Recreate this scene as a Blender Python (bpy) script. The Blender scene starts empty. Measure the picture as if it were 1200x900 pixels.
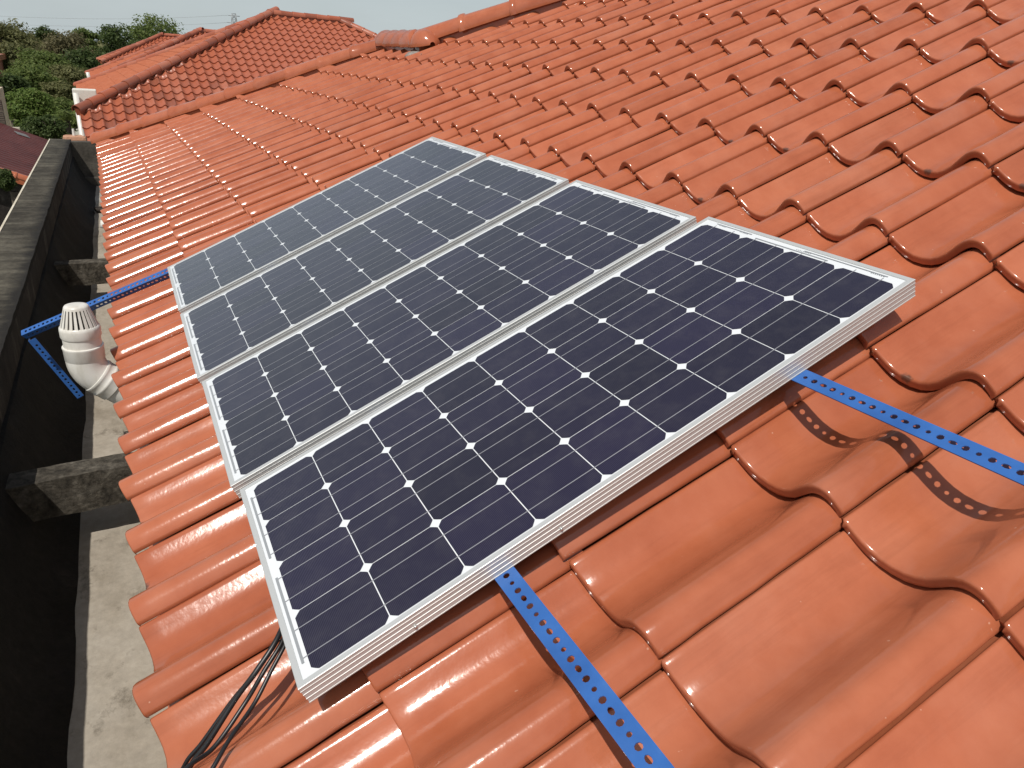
import bpy, bmesh, math, random
from mathutils import Vector, Matrix, noise
random.seed(7)
rad = math.radians
S = bpy.context.scene
COL = S.collection

# ---------------------------------------------------------------- camera
THETA = rad(25.0)                      # pitch of the tiled roof
cam_d = bpy.data.cameras.new('camera')
cam = bpy.data.objects.new('camera', cam_d)
COL.objects.link(cam)
cx, cyd, cf = (0.8797, -0.4707, 0.0677), (-0.1339, -0.3818, -0.9145), (0.4563, 0.7954, -0.3989)
cam.matrix_world = Matrix(((cx[0], -cyd[0], -cf[0], -1.4434),
                           (cx[1], -cyd[1], -cf[1], -1.1844),
                           (cx[2], -cyd[2], -cf[2], 0.2581), (0, 0, 0, 1)))
cam_d.sensor_width = 36.0
cam_d.lens = 839.08 * 36.0 / 1200.0
cam_d.clip_start = 0.02
cam_d.clip_end = 8000
S.camera = cam

# ---------------------------------------------------------------- light
SUN = Vector((-0.388, -0.371, 0.843)).normalized()      # towards the sun
w = bpy.data.worlds.new('World'); S.world = w; w.use_nodes = True
nt = w.node_tree; nt.nodes.clear()
wo = nt.nodes.new('ShaderNodeOutputWorld'); bg = nt.nodes.new('ShaderNodeBackground')
sky = nt.nodes.new('ShaderNodeTexSky'); sky.sky_type = 'NISHITA'; sky.sun_disc = False
sky.sun_elevation = math.asin(SUN.z); sky.sun_rotation = math.atan2(SUN.x, SUN.y)
sky.air_density = 1.0; sky.dust_density = 2.0; sky.ozone_density = 1.0; sky.altitude = 0
# thin even overcast veil mixed over the clear sky, with faint streaky cloud
tcs = nt.nodes.new('ShaderNodeTexCoord'); mps = nt.nodes.new('ShaderNodeMapping')
mps.inputs['Scale'].default_value = (1.6, 1.6, 7.0)
nzs = nt.nodes.new('ShaderNodeTexNoise'); nzs.inputs['Scale'].default_value = 2.2
nzs.inputs['Detail'].default_value = 6; nzs.inputs['Roughness'].default_value = 0.55
crs = nt.nodes.new('ShaderNodeValToRGB')
crs.color_ramp.elements[0].position = 0.30; crs.color_ramp.elements[0].color = (0.80, 0.80, 0.80, 1)
crs.color_ramp.elements[1].position = 0.75; crs.color_ramp.elements[1].color = (1, 1, 1, 1)
sxz = nt.nodes.new('ShaderNodeSeparateXYZ'); nt.links.new(tcs.outputs['Generated'], sxz.inputs[0])
elr = nt.nodes.new('ShaderNodeValToRGB'); nt.links.new(sxz.outputs['Z'], elr.inputs['Fac'])      # haze thins out with elevation
elr.color_ramp.elements[0].position = 0.0; elr.color_ramp.elements[0].color = (0.92, 0.92, 0.92, 1)
elr.color_ramp.elements[1].position = 0.75; elr.color_ramp.elements[1].color = (0.22, 0.22, 0.22, 1)
mlt = nt.nodes.new('ShaderNodeMath'); mlt.operation = 'MULTIPLY'
mxs = nt.nodes.new('ShaderNodeMixRGB'); mxs.inputs[2].default_value = (8.1, 9.1, 9.4, 1)
nt.links.new(tcs.outputs['Generated'], mps.inputs['Vector']); nt.links.new(mps.outputs[0], nzs.inputs['Vector'])
nt.links.new(nzs.outputs['Fac'], crs.inputs['Fac']); nt.links.new(crs.outputs['Color'], mlt.inputs[0]); nt.links.new(elr.outputs['Color'], mlt.inputs[1])
nt.links.new(mlt.outputs[0], mxs.inputs['Fac'])
nt.links.new(sky.outputs[0], mxs.inputs[1]); nt.links.new(mxs.outputs[0], bg.inputs['Color'])
bg.inputs['Strength'].default_value = 0.071
nt.links.new(bg.outputs[0], wo.inputs['Surface'])
sd = bpy.data.lights.new('sun', 'SUN'); sd.energy = 4.1; sd.angle = rad(0.55); sd.color = (1.0, 0.955, 0.88)
so = bpy.data.objects.new('sun', sd); COL.objects.link(so)
so.rotation_euler = SUN.to_track_quat('Z', 'Y').to_euler(); so.location = SUN * 30
S.view_settings.view_transform = 'Standard'; S.view_settings.look = 'None'
S.view_settings.exposure = 0.0; S.view_settings.gamma = 1.0

# ---------------------------------------------------------------- node helpers
def mat(name, col=(.5, .5, .5), rough=.5, metal=0.0, spec=.5, coat=0.0, coat_r=.05):
    m = bpy.data.materials.new(name); m.use_nodes = True
    b = m.node_tree.nodes['Principled BSDF']
    b.inputs['Base Color'].default_value = (*col, 1); b.inputs['Roughness'].default_value = rough
    b.inputs['Metallic'].default_value = metal; b.inputs['Specular IOR Level'].default_value = spec
    b.inputs['Coat Weight'].default_value = coat; b.inputs['Coat Roughness'].default_value = coat_r
    return m
class NT:
    def __init__(s, m): s.t = m.node_tree; s.b = s.t.nodes['Principled BSDF']
    def n(s, typ, **kw):
        x = s.t.nodes.new('ShaderNode' + typ)
        for k, v in kw.items(): setattr(x, k, v)
        return x
    def l(s, a, b): s.t.links.new(a, b)
    def coord(s, which='Object', scale=(1, 1, 1), rand=False):
        tc = s.n('TexCoord'); mp = s.n('Mapping'); mp.inputs['Scale'].default_value = scale
        s.l(tc.outputs[which], mp.inputs['Vector'])
        if rand:
            oi = s.n('ObjectInfo'); mm = s.n('Math', operation='MULTIPLY'); mm.inputs[1].default_value = 57.0
            s.l(oi.outputs['Random'], mm.inputs[0]); s.l(mm.outputs[0], mp.inputs['Location'])
        return mp.outputs[0]
    def noise(s, vec, scale, detail=4, rough=.55):
        x = s.n('TexNoise'); x.inputs['Scale'].default_value = scale
        x.inputs['Detail'].default_value = detail; x.inputs['Roughness'].default_value = rough
        s.l(vec, x.inputs['Vector']); return x.outputs['Fac']
    def ramp(s, fac, stops):
        r = s.n('ValToRGB'); e = r.color_ramp.elements
        while len(e) < len(stops): e.new(.5)
        for q, (p, c) in zip(e, stops): q.position = p; q.color = (*c, 1) if len(c) == 3 else c
        s.l(fac, r.inputs['Fac']); return r.outputs['Color']
    def mix(s, a, b, fac, mode='MIX'):
        x = s.n('MixRGB', blend_type=mode)
        for sock, v in ((x.inputs[0], fac), (x.inputs[1], a), (x.inputs[2], b)):
            if hasattr(v, 'links'): s.l(v, sock)
            elif isinstance(v, (int, float)): sock.default_value = v
            else: sock.default_value = (*v, 1)
        return x.outputs[0]
    def bump(s, h, strength=.3, dist=.01):
        x = s.n('Bump'); x.inputs['Strength'].default_value = strength; x.inputs['Distance'].default_value = dist
        s.l(h, x.inputs['Height']); s.l(x.outputs[0], s.b.inputs['Normal'])
def rng(t, f, a, b):            # map noise 0..1 to a..b
    m = t.n('MapRange'); m.inputs['From Min'].default_value = .25; m.inputs['From Max'].default_value = .75
    m.inputs['To Min'].default_value = a; m.inputs['To Max'].default_value = b
    t.l(f, m.inputs['Value']); return m.outputs[0]

# ---------------------------------------------------------------- materials
def tile_material(name, dull=0.0):
    m = mat(name, rough=.28, spec=.5)
    t = NT(m)
    v = t.coord('Object', rand=True)
    oi = t.n('ObjectInfo')
    base = t.ramp(t.noise(v, 9, 5, .6), [(.25, (.335, .091, .041)), (.52, (.390, .116, .056)), (.8, (.435, .142, .073))])
    tint = t.ramp(oi.outputs['Random'], [(0, (.88, .87, .86)), (.5, (1, 1, 1)), (1, (1.0, 1.06, 1.08))])
    col = t.mix(base, tint, 1.0, 'MULTIPLY')
    dust = t.ramp(t.noise(v, 3.1, 6, .65), [(.50, (0, 0, 0)), (.78, (.30, .30, .30))])
    col = t.mix(col, (.42, .195, .135), dust)
    st = t.ramp(t.noise(t.coord('Object', (38, 2.2, 10), rand=True), 1.0, 5, .7), [(.52, (1, 1, 1)), (.80, (.80, .78, .76))])
    col = t.mix(col, st, 1, 'MULTIPLY')
    speck = t.ramp(t.noise(v, 70, 2, .5), [(.765, (0, 0, 0)), (.785, (.45, .45, .45))])
    col = t.mix(col, (.56, .36, .27), speck)
    if dull:
        col = t.mix(col, (.345, .104, .060), .62)
        col = t.mix(col, t.ramp(oi.outputs['Random'], [(0, (.62, .66, .70)), (.35, (.95, .85, .75)), (.7, (1, 1, 1)), (1, (1.05, 1.25, 1.4))]), .8, 'MULTIPLY')
    t.l(col, t.b.inputs['Base Color'])
    # dust settles in the pans and dulls them; crests are washed clean
    tz = t.n('TexCoord'); sz = t.n('SeparateXYZ'); t.l(tz.outputs['Object'], sz.inputs[0])
    dz = t.n('MapRange'); dz.inputs['From Min'].default_value = .004; dz.inputs['From Max'].default_value = -.020
    dz.inputs['To Min'].default_value = 0.0; dz.inputs['To Max'].default_value = .03; t.l(sz.outputs['Z'], dz.inputs['Value'])
    ra = t.n('Math', operation='ADD'); t.l(rng(t, t.noise(v, 7, 5, .65), .085 + .6 * dull, .165 + .6 * dull), ra.inputs[0]); t.l(dz.outputs[0], ra.inputs[1])
    t.l(ra.outputs[0], t.b.inputs['Roughness'])
    h1 = t.noise(v, 24, 3, .6); h2 = t.noise(v, 150, 2, .5)
    hm = t.mix(h1, h2, .22)
    t.bump(hm, .13, .0045)
    return m
M_TILE = tile_material('glazed_clay')
M_TILE_FAR = tile_material('weathered_clay', .35)
def smudge_material():
    m = M_TILE.copy(); m.name = 'glazed_clay_stained'; t = NT(m)
    # lichen stains on the lower lip of some tiles
    old = t.b.inputs['Base Color'].links[0].from_socket
    tc = t.n('TexCoord'); vm = t.n('VectorMath', operation='DISTANCE'); vm.inputs[1].default_value = (.068, -.002, -.042)
    t.l(tc.outputs['Object'], vm.inputs[0])
    nz = t.noise(tc.outputs['Object'], 60, 4, .7)
    ad = t.n('Math', operation='MULTIPLY_ADD'); ad.inputs[1].default_value = .035; t.l(nz, ad.inputs[0]); t.l(vm.outputs['Value'], ad.inputs[2])
    f = t.ramp(ad.outputs[0], [(.022, (.8, .8, .8)), (.031, (0, 0, 0))])
    t.l(t.mix(old, (.055, .042, .035), f), t.b.inputs['Base Color'])
    return m
M_TILE_ST = smudge_material()

def concrete(name, stops, scale=2.2, rough=.9, streak=None, bump=.5, fine=.25):
    m = mat(name, rough=rough, spec=.2); t = NT(m)
    v = t.coord('Object', streak or (1, 1, 1))
    a = t.ramp(t.noise(v, scale, 9, .68), stops)
    f = t.ramp(t.noise(t.coord('Object'), 34, 6, .7), [(.3, (1 - fine,) * 3), (.7, (1 + .3 * fine,) * 3)])
    t.l(t.mix(a, f, 1, 'MULTIPLY'), t.b.inputs['Base Color'])
    t.bump(t.noise(t.coord('Object'), 45, 8, .75), bump, .012)
    return m
M_PARAPET_TOP = concrete('mouldy_concrete_coping', [(.28, (.036, .032, .026)), (.5, (.088, .080, .066)), (.72, (.160, .148, .124))], 2.6, streak=(.8, 4.5, 1), bump=.7, fine=.5)
t = NT(M_PARAPET_TOP); old = t.b.inputs['Base Color'].links[0].from_socket
t.l(t.mix(old, t.ramp(t.noise(t.coord('Object', (2, .8, 1)), 1.6, 6, .7), [(.35, (.42, .40, .37)), (.62, (1.12, 1.1, 1.02))]), 1, 'MULTIPLY'), t.b.inputs['Base Color'])
old = t.b.inputs['Base Color'].links[0].from_socket      # black mould creeping over the inner edge
tc_ = t.n('TexCoord'); sp_ = t.n('SeparateXYZ'); t.l(tc_.outputs['Object'], sp_.inputs[0])
ma = t.n('Math', operation='MULTIPLY_ADD'); ma.inputs[1].default_value = .16; t.l(t.noise(t.coord('Object', (1, 1.5, 1)), 7, 7, .7), ma.inputs[0]); t.l(sp_.outputs['X'], ma.inputs[2])
mr_ = t.n('MapRange'); mr_.inputs['From Min'].default_value = -1.885; mr_.inputs['From Max'].default_value = -1.822; t.l(ma.outputs[0], mr_.inputs['Value'])
t.l(t.mix(old, (.018, .016, .014), mr_.outputs[0]), t.b.inputs['Base Color'])
M_PARAPET = concrete('mouldy_concrete', [(.3, (.018, .015, .014)), (.52, (.044, .037, .033)), (.72, (.150, .130, .112))], 2.6, streak=(1, 2, .7), bump=.8, fine=.4)
M_BEAM = concrete('stained_concrete', [(.30, (.028, .024, .020)), (.48, (.095, .083, .066)), (.62, (.150, .134, .110)), (.78, (.290, .262, .225))], 11, bump=1.0, fine=.75)
M_FLOOR = concrete('gutter_concrete', [(.25, (.190, .160, .120)), (.45, (.325, .285, .232)), (.72, (.410, .370, .315))], 3.2, streak=(1, .5, 1), bump=.25, fine=.2)
t = NT(M_FLOOR); old = t.b.inputs['Base Color'].links[0].from_socket
t.l(t.mix(old, (.075, .060, .042), t.ramp(t.noise(t.coord('Object', (1, .7, 1)), 9, 8, .75), [(.56, (0, 0, 0)), (.70, (.75, .75, .75))])), t.b.inputs['Base Color'])
M_CROSS = concrete('grey_stained_render', [(.28, (.045, .040, .033)), (.52, (.105, .094, .078)), (.75, (.170, .155, .130))], 3.2, bump=.6, fine=.4)
M_CREAM = concrete('cream_paint', [(.3, (.45, .40, .31)), (.6, (.62, .57, .46)), (.8, (.70, .66, .56))], 6, bump=.1, fine=.1)
M_WALL = concrete('cream_render', [(.3, (.50, .42, .30)), (.6, (.58, .50, .37)), (.8, (.62, .55, .42))], 1.5, bump=.1, fine=.1)
M_WHITEWALL = concrete('white_render', [(.3, (.58, .56, .50)), (.6, (.68, .66, .60)), (.8, (.72, .70, .65))], 1.2, bump=.1, fine=.1)

M_ALU = mat('anodised_aluminium', (.58, .585, .575), .42, .45, .5)
t = NT(M_ALU); t.l(rng(t, t.noise(t.coord('Object', (2, 160, 160)), 4, 3), .42, .55), t.b.inputs['Roughness'])
M_ALU_D = mat('aluminium_groove', (.42, .42, .41), .5, .6, .5)
M_BACK = mat('white_backsheet_under_glass', (.68, .70, .72), .4, 0, .4, 1.0, .03)
M_RIB = mat('tinned_ribbon', (.36, .37, .38), .35, .35, .5, 1.0, .03)
M_BUS = mat('silver_busbar', (.30, .30, .32), .35, .25, .5, 1.0, .03)
def cell_material():
    m = mat('monocrystalline_cell', (.012, .011, .022), .35, 0, .4, 1.0, .035); t = NT(m)
    t.b.inputs['Coat IOR'].default_value = 1.38
    wv = t.n('TexWave', wave_type='BANDS', bands_direction='Y', wave_profile='SIN'); wv.inputs['Scale'].default_value = 6.2832 / .0024 / 20.0 * 1.0
    wv.inputs['Distortion'].default_value = 0
    tc = t.n('TexCoord'); t.l(tc.outputs['Object'], wv.inputs['Vector'])
    a = t.ramp(wv.outputs['Fac'], [(.55, (.0055, .0038, .0145)), (.98, (.038, .031, .054))])
    oi = t.n('ObjectInfo')
    tint = t.ramp(oi.outputs['Random'], [(0, (.80, .80, .78)), (1, (1.15, 1.1, 1.3))])
    a = t.mix(a, tint, 1, 'MULTIPLY')
    d = t.ramp(t.noise(t.coord('Object', rand=True), 22, 5, .7), [(.45, (0, 0, 0)), (.8, (.055, .055, .055))])
    t.l(t.mix(a, (.32, .30, .28), d), t.b.inputs['Base Color'])
    t.l(rng(t, t.noise(t.coord('Object', rand=True), 30, 4), .02, .07), t.b.inputs['Coat Roughness'])
    return m
M_CELL = cell_material()
M_BLUE = mat('blue_enamel_paint', (.030, .130, .520), .33, 0, .5)
t = NT(M_BLUE); vv = t.coord('Object')
t.l(t.ramp(t.noise(vv, 14, 5), [(.3, (.024, .090, .29)), (.6, (.032, .118, .365)), (.85, (.060, .150, .38))]), t.b.inputs['Base Color'])
t.l(rng(t, t.noise(vv, 60, 4), .28, .45), t.b.inputs['Roughness'])
M_PVC = mat('white_pvc', (.72, .70, .66), .32, 0, .5)
t = NT(M_PVC); t.l(t.ramp(t.noise(t.coord('Object', (1, 1, .35)), 16, 7, .7), [(.28, (.50, .47, .41)), (.5, (.66, .64, .59)), (.75, (.72, .71, .68))]), t.b.inputs['Base Color'])
M_PVC_D = mat('vent_interior', (.035, .033, .03), .7)
M_CABLE = mat('black_cable_sheath', (.012, .012, .013), .38, 0, .5)
M_SCREW = mat('zinc_bolt', (.6, .6, .58), .4, .9)

# ---------------------------------------------------------------- mesh helpers
def tag(o, label=None, cat=None, group=None, kind=None):
    for k, v in (('label', label), ('category', cat), ('group', group), ('kind', kind)):
        if v: o[k] = v
    return o
def link(name, me, parent=None, mw=None, material=None):
    o = bpy.data.objects.new(name, me); COL.objects.link(o)
    if material is not None and me is not None and not me.materials: me.materials.append(material)
    if parent: o.parent = parent
    if mw is not None: o.matrix_local = mw if isinstance(mw, Matrix) else Matrix.Translation(mw)
    return o
def empty(name, mw=None, parent=None):
    o = bpy.data.objects.new(name, None); COL.objects.link(o); o.empty_display_size = .1
    if parent: o.parent = parent
    if mw is not None: o.matrix_local = mw if isinstance(mw, Matrix) else Matrix.Translation(mw)
    return o
def mesh(name, V, F, smooth=False):
    me = bpy.data.meshes.new(name); me.from_pydata([tuple(v) for v in V], [], F); me.update()
    if smooth:
        for p in me.polygons: p.use_smooth = True
    return me
def from_bm(name, bm, smooth=False):
    me = bpy.data.meshes.new(name); bm.to_mesh(me); bm.free()
    if smooth:
        for p in me.polygons: p.use_smooth = True
    return me
def box_bm(bm, lo, hi, bevel=0.0):
    r = bmesh.ops.create_cube(bm, size=1.0)
    vs = r['verts']
    for v in vs:
        v.co = Vector(((lo[k] + hi[k]) / 2 + v.co[k] * (hi[k] - lo[k])) for k in range(3))
    if bevel:
        es = list({e for v in vs for e in v.link_edges})
        bmesh.ops.bevel(bm, geom=es, offset=bevel, segments=2, affect='EDGES', profile=.6)
def box(name, lo, hi, material, parent=None, bevel=0.0, mw=None):
    bm = bmesh.new(); box_bm(bm, lo, hi, bevel)
    return link(name, from_bm(name, bm), parent, mw, material)
def tube(name, pts, r, seg=10, closed_ends=True):
    V = []; F = []; n = len(pts); pts = [Vector(p) for p in pts]
    rr = r if isinstance(r, (list, tuple)) else [r] * n
    up = Vector((0, 0, 1))
    for i, p in enumerate(pts):
        d = (pts[min(i + 1, n - 1)] - pts[max(i - 1, 0)]).normalized()
        a = d.cross(up)
        if a.length < 1e-3: a = d.cross(Vector((1, 0, 0)))
        a.normalize(); b = a.cross(d); 
        for k in range(seg):
            q = 2 * math.pi * k / seg
            V.append(p + (a * math.cos(q) + b * math.sin(q)) * rr[i])
    for i in range(n - 1):
        for k in range(seg):
            F.append((i * seg + k, i * seg + (k + 1) % seg, (i + 1) * seg + (k + 1) % seg, (i + 1) * seg + k))
    if closed_ends:
        F.append(tuple(range(seg - 1, -1, -1))); F.append(tuple((n - 1) * seg + k for k in range(seg)))
    return mesh(name, V, F, True)
def lathe(name, prof, seg=40, axis_pts=None):
    V = []; F = []
    for r, z in prof:
        for k in range(seg):
            q = 2 * math.pi * k / seg; V.append((r * math.cos(q), r * math.sin(q), z))
    for i in range(len(prof) - 1):
        for k in range(seg):
            F.append((i * seg + k, i * seg + (k + 1) % seg, (i + 1) * seg + (k + 1) % seg, (i + 1) * seg + k))
    F.append(tuple(range(seg - 1, -1, -1))); F.append(tuple((len(prof) - 1) * seg + k for k in range(seg)))
    return mesh(name, V, F, True)
def shade_auto(me, ang=40):
    bm = bmesh.new(); bm.from_mesh(me)
    for e in bm.edges:
        if len(e.link_faces) == 2 and e.calc_face_angle(0) > rad(ang): e.smooth = False
    for f in bm.faces: f.smooth = True
    bm.to_mesh(me); bm.free(); return me

# ================================================================ SETTING
GZ = -6.0
gm = mat('dry_ground', (.12, .12, .07), .95, 0, .1); t = NT(gm)
t.l(t.ramp(t.noise(t.coord('Object'), .06, 8, .7), [(.35, (.060, .075, .030)), (.55, (.130, .120, .075)), (.7, (.200, .180, .140))]), t.b.inputs['Base Color'])
V = [(0, 0, GZ)]; F = []
for k in range(64): V.append((4000 * math.cos(k * math.pi / 32), 4000 * math.sin(k * math.pi / 32), GZ))
for k in range(64): F.append((0, 1 + k, 1 + (k + 1) % 64))
tag(link('ground', mesh('ground', V, F), None, None, gm), kind='structure')

# ================================================================ ROOF TILES
PU, PV = .2240, .3325
PROFILE = [(-.035, -.0160), (-.004, -.0125), (.005, -.0105), (.012, -.0062), (.030, -.0064), (.060, -.0108), (.10, -.0185), (.15, -.0272), (.20, -.0338), (.27, -.0392), (.35, -.0408), (.43, -.0382), (.50, -.0315),
           (.57, -.0205), (.63, -.0065), (.68, .0060), (.73, .0168), (.78, .0240), (.825, .0270), (.865, .0266), (.905, .0228), (.945, .0155), (.975, .0080), (.993, .0030)]
def profile(seg_skip=1):
    # catmull-rom smoothing of the measured section
    P = [(a * PU, h) for a, h in PROFILE]
    if seg_skip > 1: 
        Q = P[1::seg_skip]; 
        if Q[-1] != P[-1]: Q.append(P[-1])
        return Q
    return P
TH_T = .0200            # tile thickness
LIFT = .0245            # how much the tail passes below the next course
def tile_bm(seed, low=False, wobble=.0011):
    """one S tile; local x towards the viewer along the eave, y up the slope, z out of the roof; origin at its far lower corner"""
    rnd = random.Random(seed); P = profile(3 if low else 1)
    n = len(P); r = .0048
    # rings: y and drop below the section, going from under-lip over the rounded lip to the tail
    if low: rings = [(.004, -TH_T * 1.25), (0, -TH_T * 1.25), (0, 0), (PV + .02, 0)]
    else:
        rings = [(.05, -TH_T), (.004, -TH_T), (0, -TH_T + .003)] + [(r - r * math.cos(q), -r + r * math.sin(q)) for q in (0, .5, 1.0, 1.57)] + [(.035, 0), (.075, 0), (.12, 0), (.165, 0), (.21, 0), (.26, 0), (.31, 0), (PV + .035, 0)]
    bm = bmesh.new(); G = []
    ph = rnd.uniform(0, 6); am = rnd.uniform(.3, 1) * wobble
    def lipn(y, i): return noise.noise(Vector((y * 21, seed * 3.7, 0))) * .0014 * (i - n + 5) / 4
    for (y, d) in rings:
        row = []
        for i, (x, h) in enumerate(P):
            # local normal of the section, so that thickness is square to it
            x0, h0 = P[max(i - 1, 0)]; x1, h1 = P[min(i + 1, n - 1)]
            L = math.hypot(x1 - x0, h1 - h0); nx, nz = -(h1 - h0) / L, (x1 - x0) / L
            z = h + nz * d - LIFT * (1.25 if low else 1) * max(0, y) / PV
            yy = y + (am * math.sin(x * 40 + ph) if y < .02 else 0)
            if i < 3 and not low: yy = max(yy, .008 - .0025 * i)
            row.append(bm.verts.new((x + nx * d * .7 + (lipn(y, i) if i > n - 5 else 0), yy, z + am * .8 * math.sin(y * 11 + x * 25 + ph))))
        G.append(row)
    for a in range(len(G) - 1):
        for b in range(n - 1):
            bm.faces.new((G[a][b], G[a][b + 1], G[a + 1][b + 1], G[a + 1][b]))
    # side lip at the near end: rounded nose then down
    lip = [[], []]
    k0 = 0 if low else 2
    for a in range(k0, len(G)):
        c = G[a][-1].co
        lip[0].append(bm.verts.new((c.x + .0011, c.y, c.z - .0040)))
        lip[1].append(bm.verts.new((c.x - .0006, c.y, c.z - .0105)))
    for a in range(len(G) - k0 - 1):
        bm.faces.new((G[a + k0][-1], lip[0][a], lip[0][a + 1], G[a + k0 + 1][-1]))
        bm.faces.new((lip[0][a], lip[1][a], lip[1][a + 1], lip[0][a + 1]))
    for f in bm.faces: f.smooth = True
    bmesh.ops.recalc_face_normals(bm, faces=bm.faces)
    # make sure normals face outwards (up)
    up = [f for f in bm.faces if abs(f.normal.z) > .5 and f.calc_center_median().y > .1]
    if sum(f.normal.z for f in up) < 0: bmesh.ops.reverse_faces(bm, faces=bm.faces)
    return bm
TILE_ME = []
for k in range(6):
    me = from_bm('roof_tile', tile_bm(k), True)
    me.materials.append(M_TILE_ST if k in (1, 4) else M_TILE); TILE_ME.append(me)
LOW_ME = from_bm('roof_tile_far', tile_bm(0, True), True); shade_auto(LOW_ME, 50); LOW_ME.materials.append(M_TILE_FAR)

CAMP = cam.matrix_world.translation.copy()
CAMI = cam.matrix_world.inverted()
def px(p):
    q = CAMI @ Vector(p)
    if q.z > -.05: return None
    return Vector((600 + 839.08 * q.x / -q.z, 450 - 839.08 * q.y / -q.z))
def clip_bm(bm, co, no):
    bmesh.ops.bisect_plane(bm, geom=bm.verts[:] + bm.edges[:] + bm.faces[:], plane_co=co, plane_no=no, clear_outer=True)

def lay_tiles(roof, places, mats, low, name_stuff, limit=300):
    """places: list of (x, y, clip planes) in roof-local coords; the `limit` largest in view become objects"""
    mw = roof.matrix_world
    scored = []
    for (x, y, clips) in places:
        cs = [px(mw @ Vector((x + a, y + b, 0))) for a, b in ((0, 0), (PU, 0), (PU, PV), (0, PV))]
        s = 0
        if all(c is not None for c in cs):
            area = abs(sum(cs[k].x * cs[(k + 1) % 4].y - cs[(k + 1) % 4].x * cs[k].y for k in range(4))) / 2
            inside = any(-20 < c.x < 1220 and -20 < c.y < 920 for c in cs)
            s = area if inside else -1
        else: s = -1
        scored.append((s, x, y, clips))
    scored.sort(key=lambda q: -q[0])
    rest = bmesh.new(); nrest = 0
    for k, (s, x, y, clips) in enumerate(scored):
        jit = random.Random(int(x * 977) * 31 + int(y * 613))
        M = Matrix.Translation((x + jit.uniform(-.0014, .0014), y + jit.uniform(-.004, .004), jit.uniform(-.0006, .0016))) @ Matrix.Rotation(jit.uniform(-.006, .006), 4, 'Z') @ Matrix.Rotation(jit.uniform(-.004, .004), 4, 'X')
        single = k < limit and s > 0
        if single and not clips:
            link('roof_tile', LOW_ME if low else jit.choice(TILE_ME), roof, M)
            continue
        bm = tile_bm(jit.randint(0, 5), low or not single)
        bm.transform(M)
        for co, no in clips: clip_bm(bm, co, no)
        if not bm.faces: bm.free(); continue
        if single:
            bm.transform(M.inverted())
            link('roof_tile', from_bm('roof_tile_cut', bm, True), roof, M, mats)
        else:
            me = from_bm('tmp', bm); rest.from_mesh(me); bpy.data.meshes.remove(me); nrest += 1
    if nrest:
        me = from_bm(name_stuff, rest, True); shade_auto(me, 50)
        tag(link('roof_tiles', me, roof, None, mats), kind='stuff')
    else: rest.free()

def cap_mesh(length, r0, r1, collar=.012, seg=14, bulge=0.0):
    """half-round ridge cap along +y, slightly conical, with a raised collar at its lower (y=0) end"""
    prof = [(0, r0 - .012), (0, r0 + collar), (.012, r0 + collar + .002), (.035, r0 + collar), (.045, r0), (length * .5, (r0 + r1) / 2 + bulge), (length, r1)]
    V = []; F = []
    for (y, r) in prof:
        for k in range(seg + 1):
            q = rad(-105) + rad(210) * k / seg
            V.append((r * math.sin(q), y, r * math.cos(q) * .92))
    n = seg + 1
    for a in range(len(prof) - 1):
        for k in range(seg): F.append((a * n + k, a * n + k + 1, (a + 1) * n + k + 1, (a + 1) * n + k))
    me = mesh('ridge_tile', V, F, True); shade_auto(me, 45); return me
def caps_along(parent, A, B, me, step, sink=.0, name='ridge_tile', bed=True):
    """caps from A up to B in parent-local coordinates; z axis of each cap kept near vertical"""
    A, B = Vector(A), Vector(B); d = (B - A).normalized(); L = (B - A).length
    pin = parent.matrix_world.to_3x3().inverted() @ Vector((0, 0, 1))
    x = d.cross(pin).normalized(); z = x.cross(d).normalized()
    R = Matrix((x, d, z)).transposed().to_4x4()
    if bed:
        V = [(sx * .062, yy, zz) for yy in (.02, L - .02) for sx, zz in ((-1, -.12), (1, -.12), (1, .040), (-1, .040))]
        link('mortar_bed', mesh('mortar_bed', V, [(0, 1, 2, 3), (7, 6, 5, 4), (0, 4, 5, 1), (1, 5, 6, 2), (2, 6, 7, 3), (3, 7, 4, 0)]), parent, Matrix.Translation(A - z * sink) @ R, me.materials[0])
    k = 0
    while k * step < L - .3 * step:
        p = A + d * (k * step) + z * (-sink)
        jit = random.Random(int(p.x * 991) + k * 7)
        o = link(name, me, parent, Matrix.Translation(p) @ R @ Matrix.Rotation(jit.uniform(-.02, .02), 4, 'X') @ Matrix.Rotation(jit.uniform(-.012, .012), 4, 'Z'))
        k += 1

# ================================================================ MAIN HOUSE
house = empty('house', Matrix.Translation((0, 0, GZ)))
tag(house, 'near house whose glazed terracotta roof carries the solar panels', 'house')
ca, sa = math.cos(THETA), math.sin(THETA)
# roof frame: x towards the viewer along the eave (-Y), y up the slope, z square to it
ROOFM = Matrix(((0, ca, -sa, 0), (-1, 0, 0, 0), (0, sa, ca, 0), (0, 0, 0, 1)))
def W(u, v, h=0): return ROOFM @ Vector((-u, v, h))
EAVE_V = -5 * PV
EX, EZ = EAVE_V * ca, EAVE_V * sa
HIP1_Y = 7.65            # Y of the far eave corner
RID1_V = .90; RX1 = RID1_V * ca
HIP2_Y = 4.5 + RX1       # main hip: Y = HIP2_Y - X
RID2_V = 3.2; RX2 = RID2_V * ca
def hip1_u(v): return HIP1_Y - (v * ca - EX)
def hip2_u(v): return HIP2_Y - v * ca
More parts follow.
